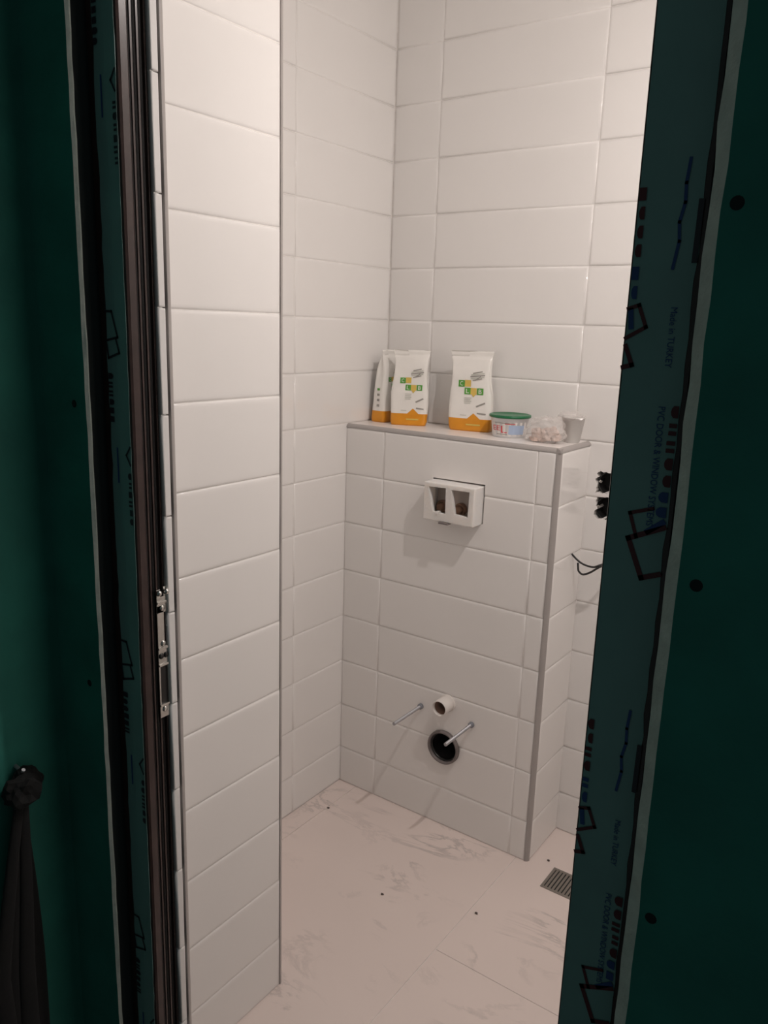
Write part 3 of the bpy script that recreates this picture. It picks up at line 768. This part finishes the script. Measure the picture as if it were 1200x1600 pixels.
cf = crumple('crumpled_film', (-.008, -.004, .058), .036, .030, .014, 8.1, M['clear'], .4, 3, cup)
wd_ = bmesh.new(); prism(wd_, [(0, 0), (.026, 0), (.026, .006), (0, .0015)], lambda a, b, h: Vector((a, h, b)), -.005, .005)
wdo = obj('tile_wedge', wd_, M['white_pl']); wdo.location = P(3.54, .62, TZ); wdo.rotation_euler = (0, 0, .5)
tag(wdo, 'tiny white tile wedge lying between the tub and the clear bag', 'wedge')

# ------------------------------------------------------------------ cable on the back wall
cab = tag(empty('loose_cable', P(5.25, BD, 4.8)), 'thin black cable with loose ends poking from the back wall', 'cable')
uc = under(cab)
uc(obj('cable_end', tube(bmesh.new(), spline([P(5.35, BD + .02, 4.95), P(5.2, 1.1, 4.96), P(5.034, .9, 4.90), P(4.92, .9, 4.84), P(4.792, .9, 4.84), P(4.68, .9, 4.87), P(4.579, .9, 4.93), P(4.461, .9, 5.03)]), .0029, 8), M['wire'], None, True))
uc(obj('cable_end', tube(bmesh.new(), spline([P(5.35, BD + .02, 4.93), P(5.2, 1.1, 4.93), P(5.038, .9, 4.87), P(4.895, .9, 4.753), P(4.80, .9, 4.69), P(4.72, .9, 4.665), P(4.65, .9, 4.71), P(4.632, .9, 4.78), P(4.622, .9, 4.86)]), .0029, 8), M['wire'], None, True))

# ------------------------------------------------------------------ floor drain
dr = tag(empty('floor_drain', P(5.29, -.14, -ZF)), 'square slotted metal floor drain beside the cistern boxing', 'drain')
hw = .050
bm = bmesh.new()
for a, b in (((-hw, -hw), (hw, -hw + .008)), ((-hw, hw - .008), (hw, hw)), ((-hw, -hw + .008), (-hw + .008, hw - .008)), ((hw - .008, -hw + .008), (hw, hw - .008))):
    box(bm, (a[0], a[1], -.004), (b[0], b[1], .0022), .0006)
obj('grate_frame', bm, M['drain'], dr)
obj('drain_shade', box(bmesh.new(), (-hw + .004, -hw + .004, -.004), (hw - .004, hw - .004, .0004)), M['dark'], dr)  # solid near-black plate, its colour stands in for shade below the bars
for k in range(8):
    x = -hw + .014 + k * (2 * hw - .028) / 7
    obj('grate_bar', box(bmesh.new(), (x - .0034, -hw + .006, -.003), (x + .0034, hw - .006, .0018), .0005), M['drain'], dr)

# ------------------------------------------------------------------ grit on the floor
for k, (x, y, lb) in enumerate(((0.49, -0.97, 'dark grit crumb on the floor near the corner of left wall and boxing'),
        (4.40, -1.77, 'dark grit crumb beside the long floor tile joint'),
        (4.80, 0.29, 'dark grit crumb between the floor drain and the boxing corner'),
        (2.86, -2.37, 'small grit crumb among the grey veins of the floor'))):
    g = crumple('grit_crumb', P(x, y, -ZF), .0042, .003, .0022, k + .3, M['grit'], .5, 2)
    tag(g, lb, 'grit', 'grit crumbs on the floor')

# ------------------------------------------------------------------ black cloth hanging in the hall
cl = tag(empty('hanging_cloth', P(2.48, -8.55, 4.4)), 'black cloth bundle hanging low on the dark green side wall', 'cloth')
ucl = under(cl)
k_ = crumple('knot', (0, 0, 0), .022, .030, .030, 4.2, M['cloth'], .45, 3); k_.location = P(2.60, -8.52, 4.05); ucl(k_)
ucl(obj('hook', tube(bmesh.new(), [P(2.47, -8.52, 4.42), P(2.61, -8.52, 4.40), P(2.63, -8.52, 4.43)], .003, 8), M['steel']))
for i, (y, wv, dx) in enumerate(((-8.50, .07, .0), (-8.62, .06, .05), (-8.74, .07, .02), (-8.88, .08, .06))):
    bm = bmesh.new(); n = 26; rings = []
    for j in range(n + 1):
        t = j / n; z = 4.25 - t * 4.6; yy = -8.56 + (y - .02 + 8.56) * min(1, t * 2.2) + .03 * math.sin(t * 5 + i)
        ww = (.05 + .10 * t) ; th = .03 + .03 * t
        rings.append([bm.verts.new(P(2.56 + dx + th * math.cos(a) , yy + ww * math.sin(a), z)) for a in [q * math.pi / 6 for q in range(12)]])
    for A, B in zip(rings, rings[1:]):
        for q in range(12): bm.faces.new((A[q], A[(q + 1) % 12], B[(q + 1) % 12], B[q]))
    bm.faces.new(rings[0]); bm.faces.new(rings[-1][::-1])
    ucl(obj('fold', bm, M['cloth'], None, True))
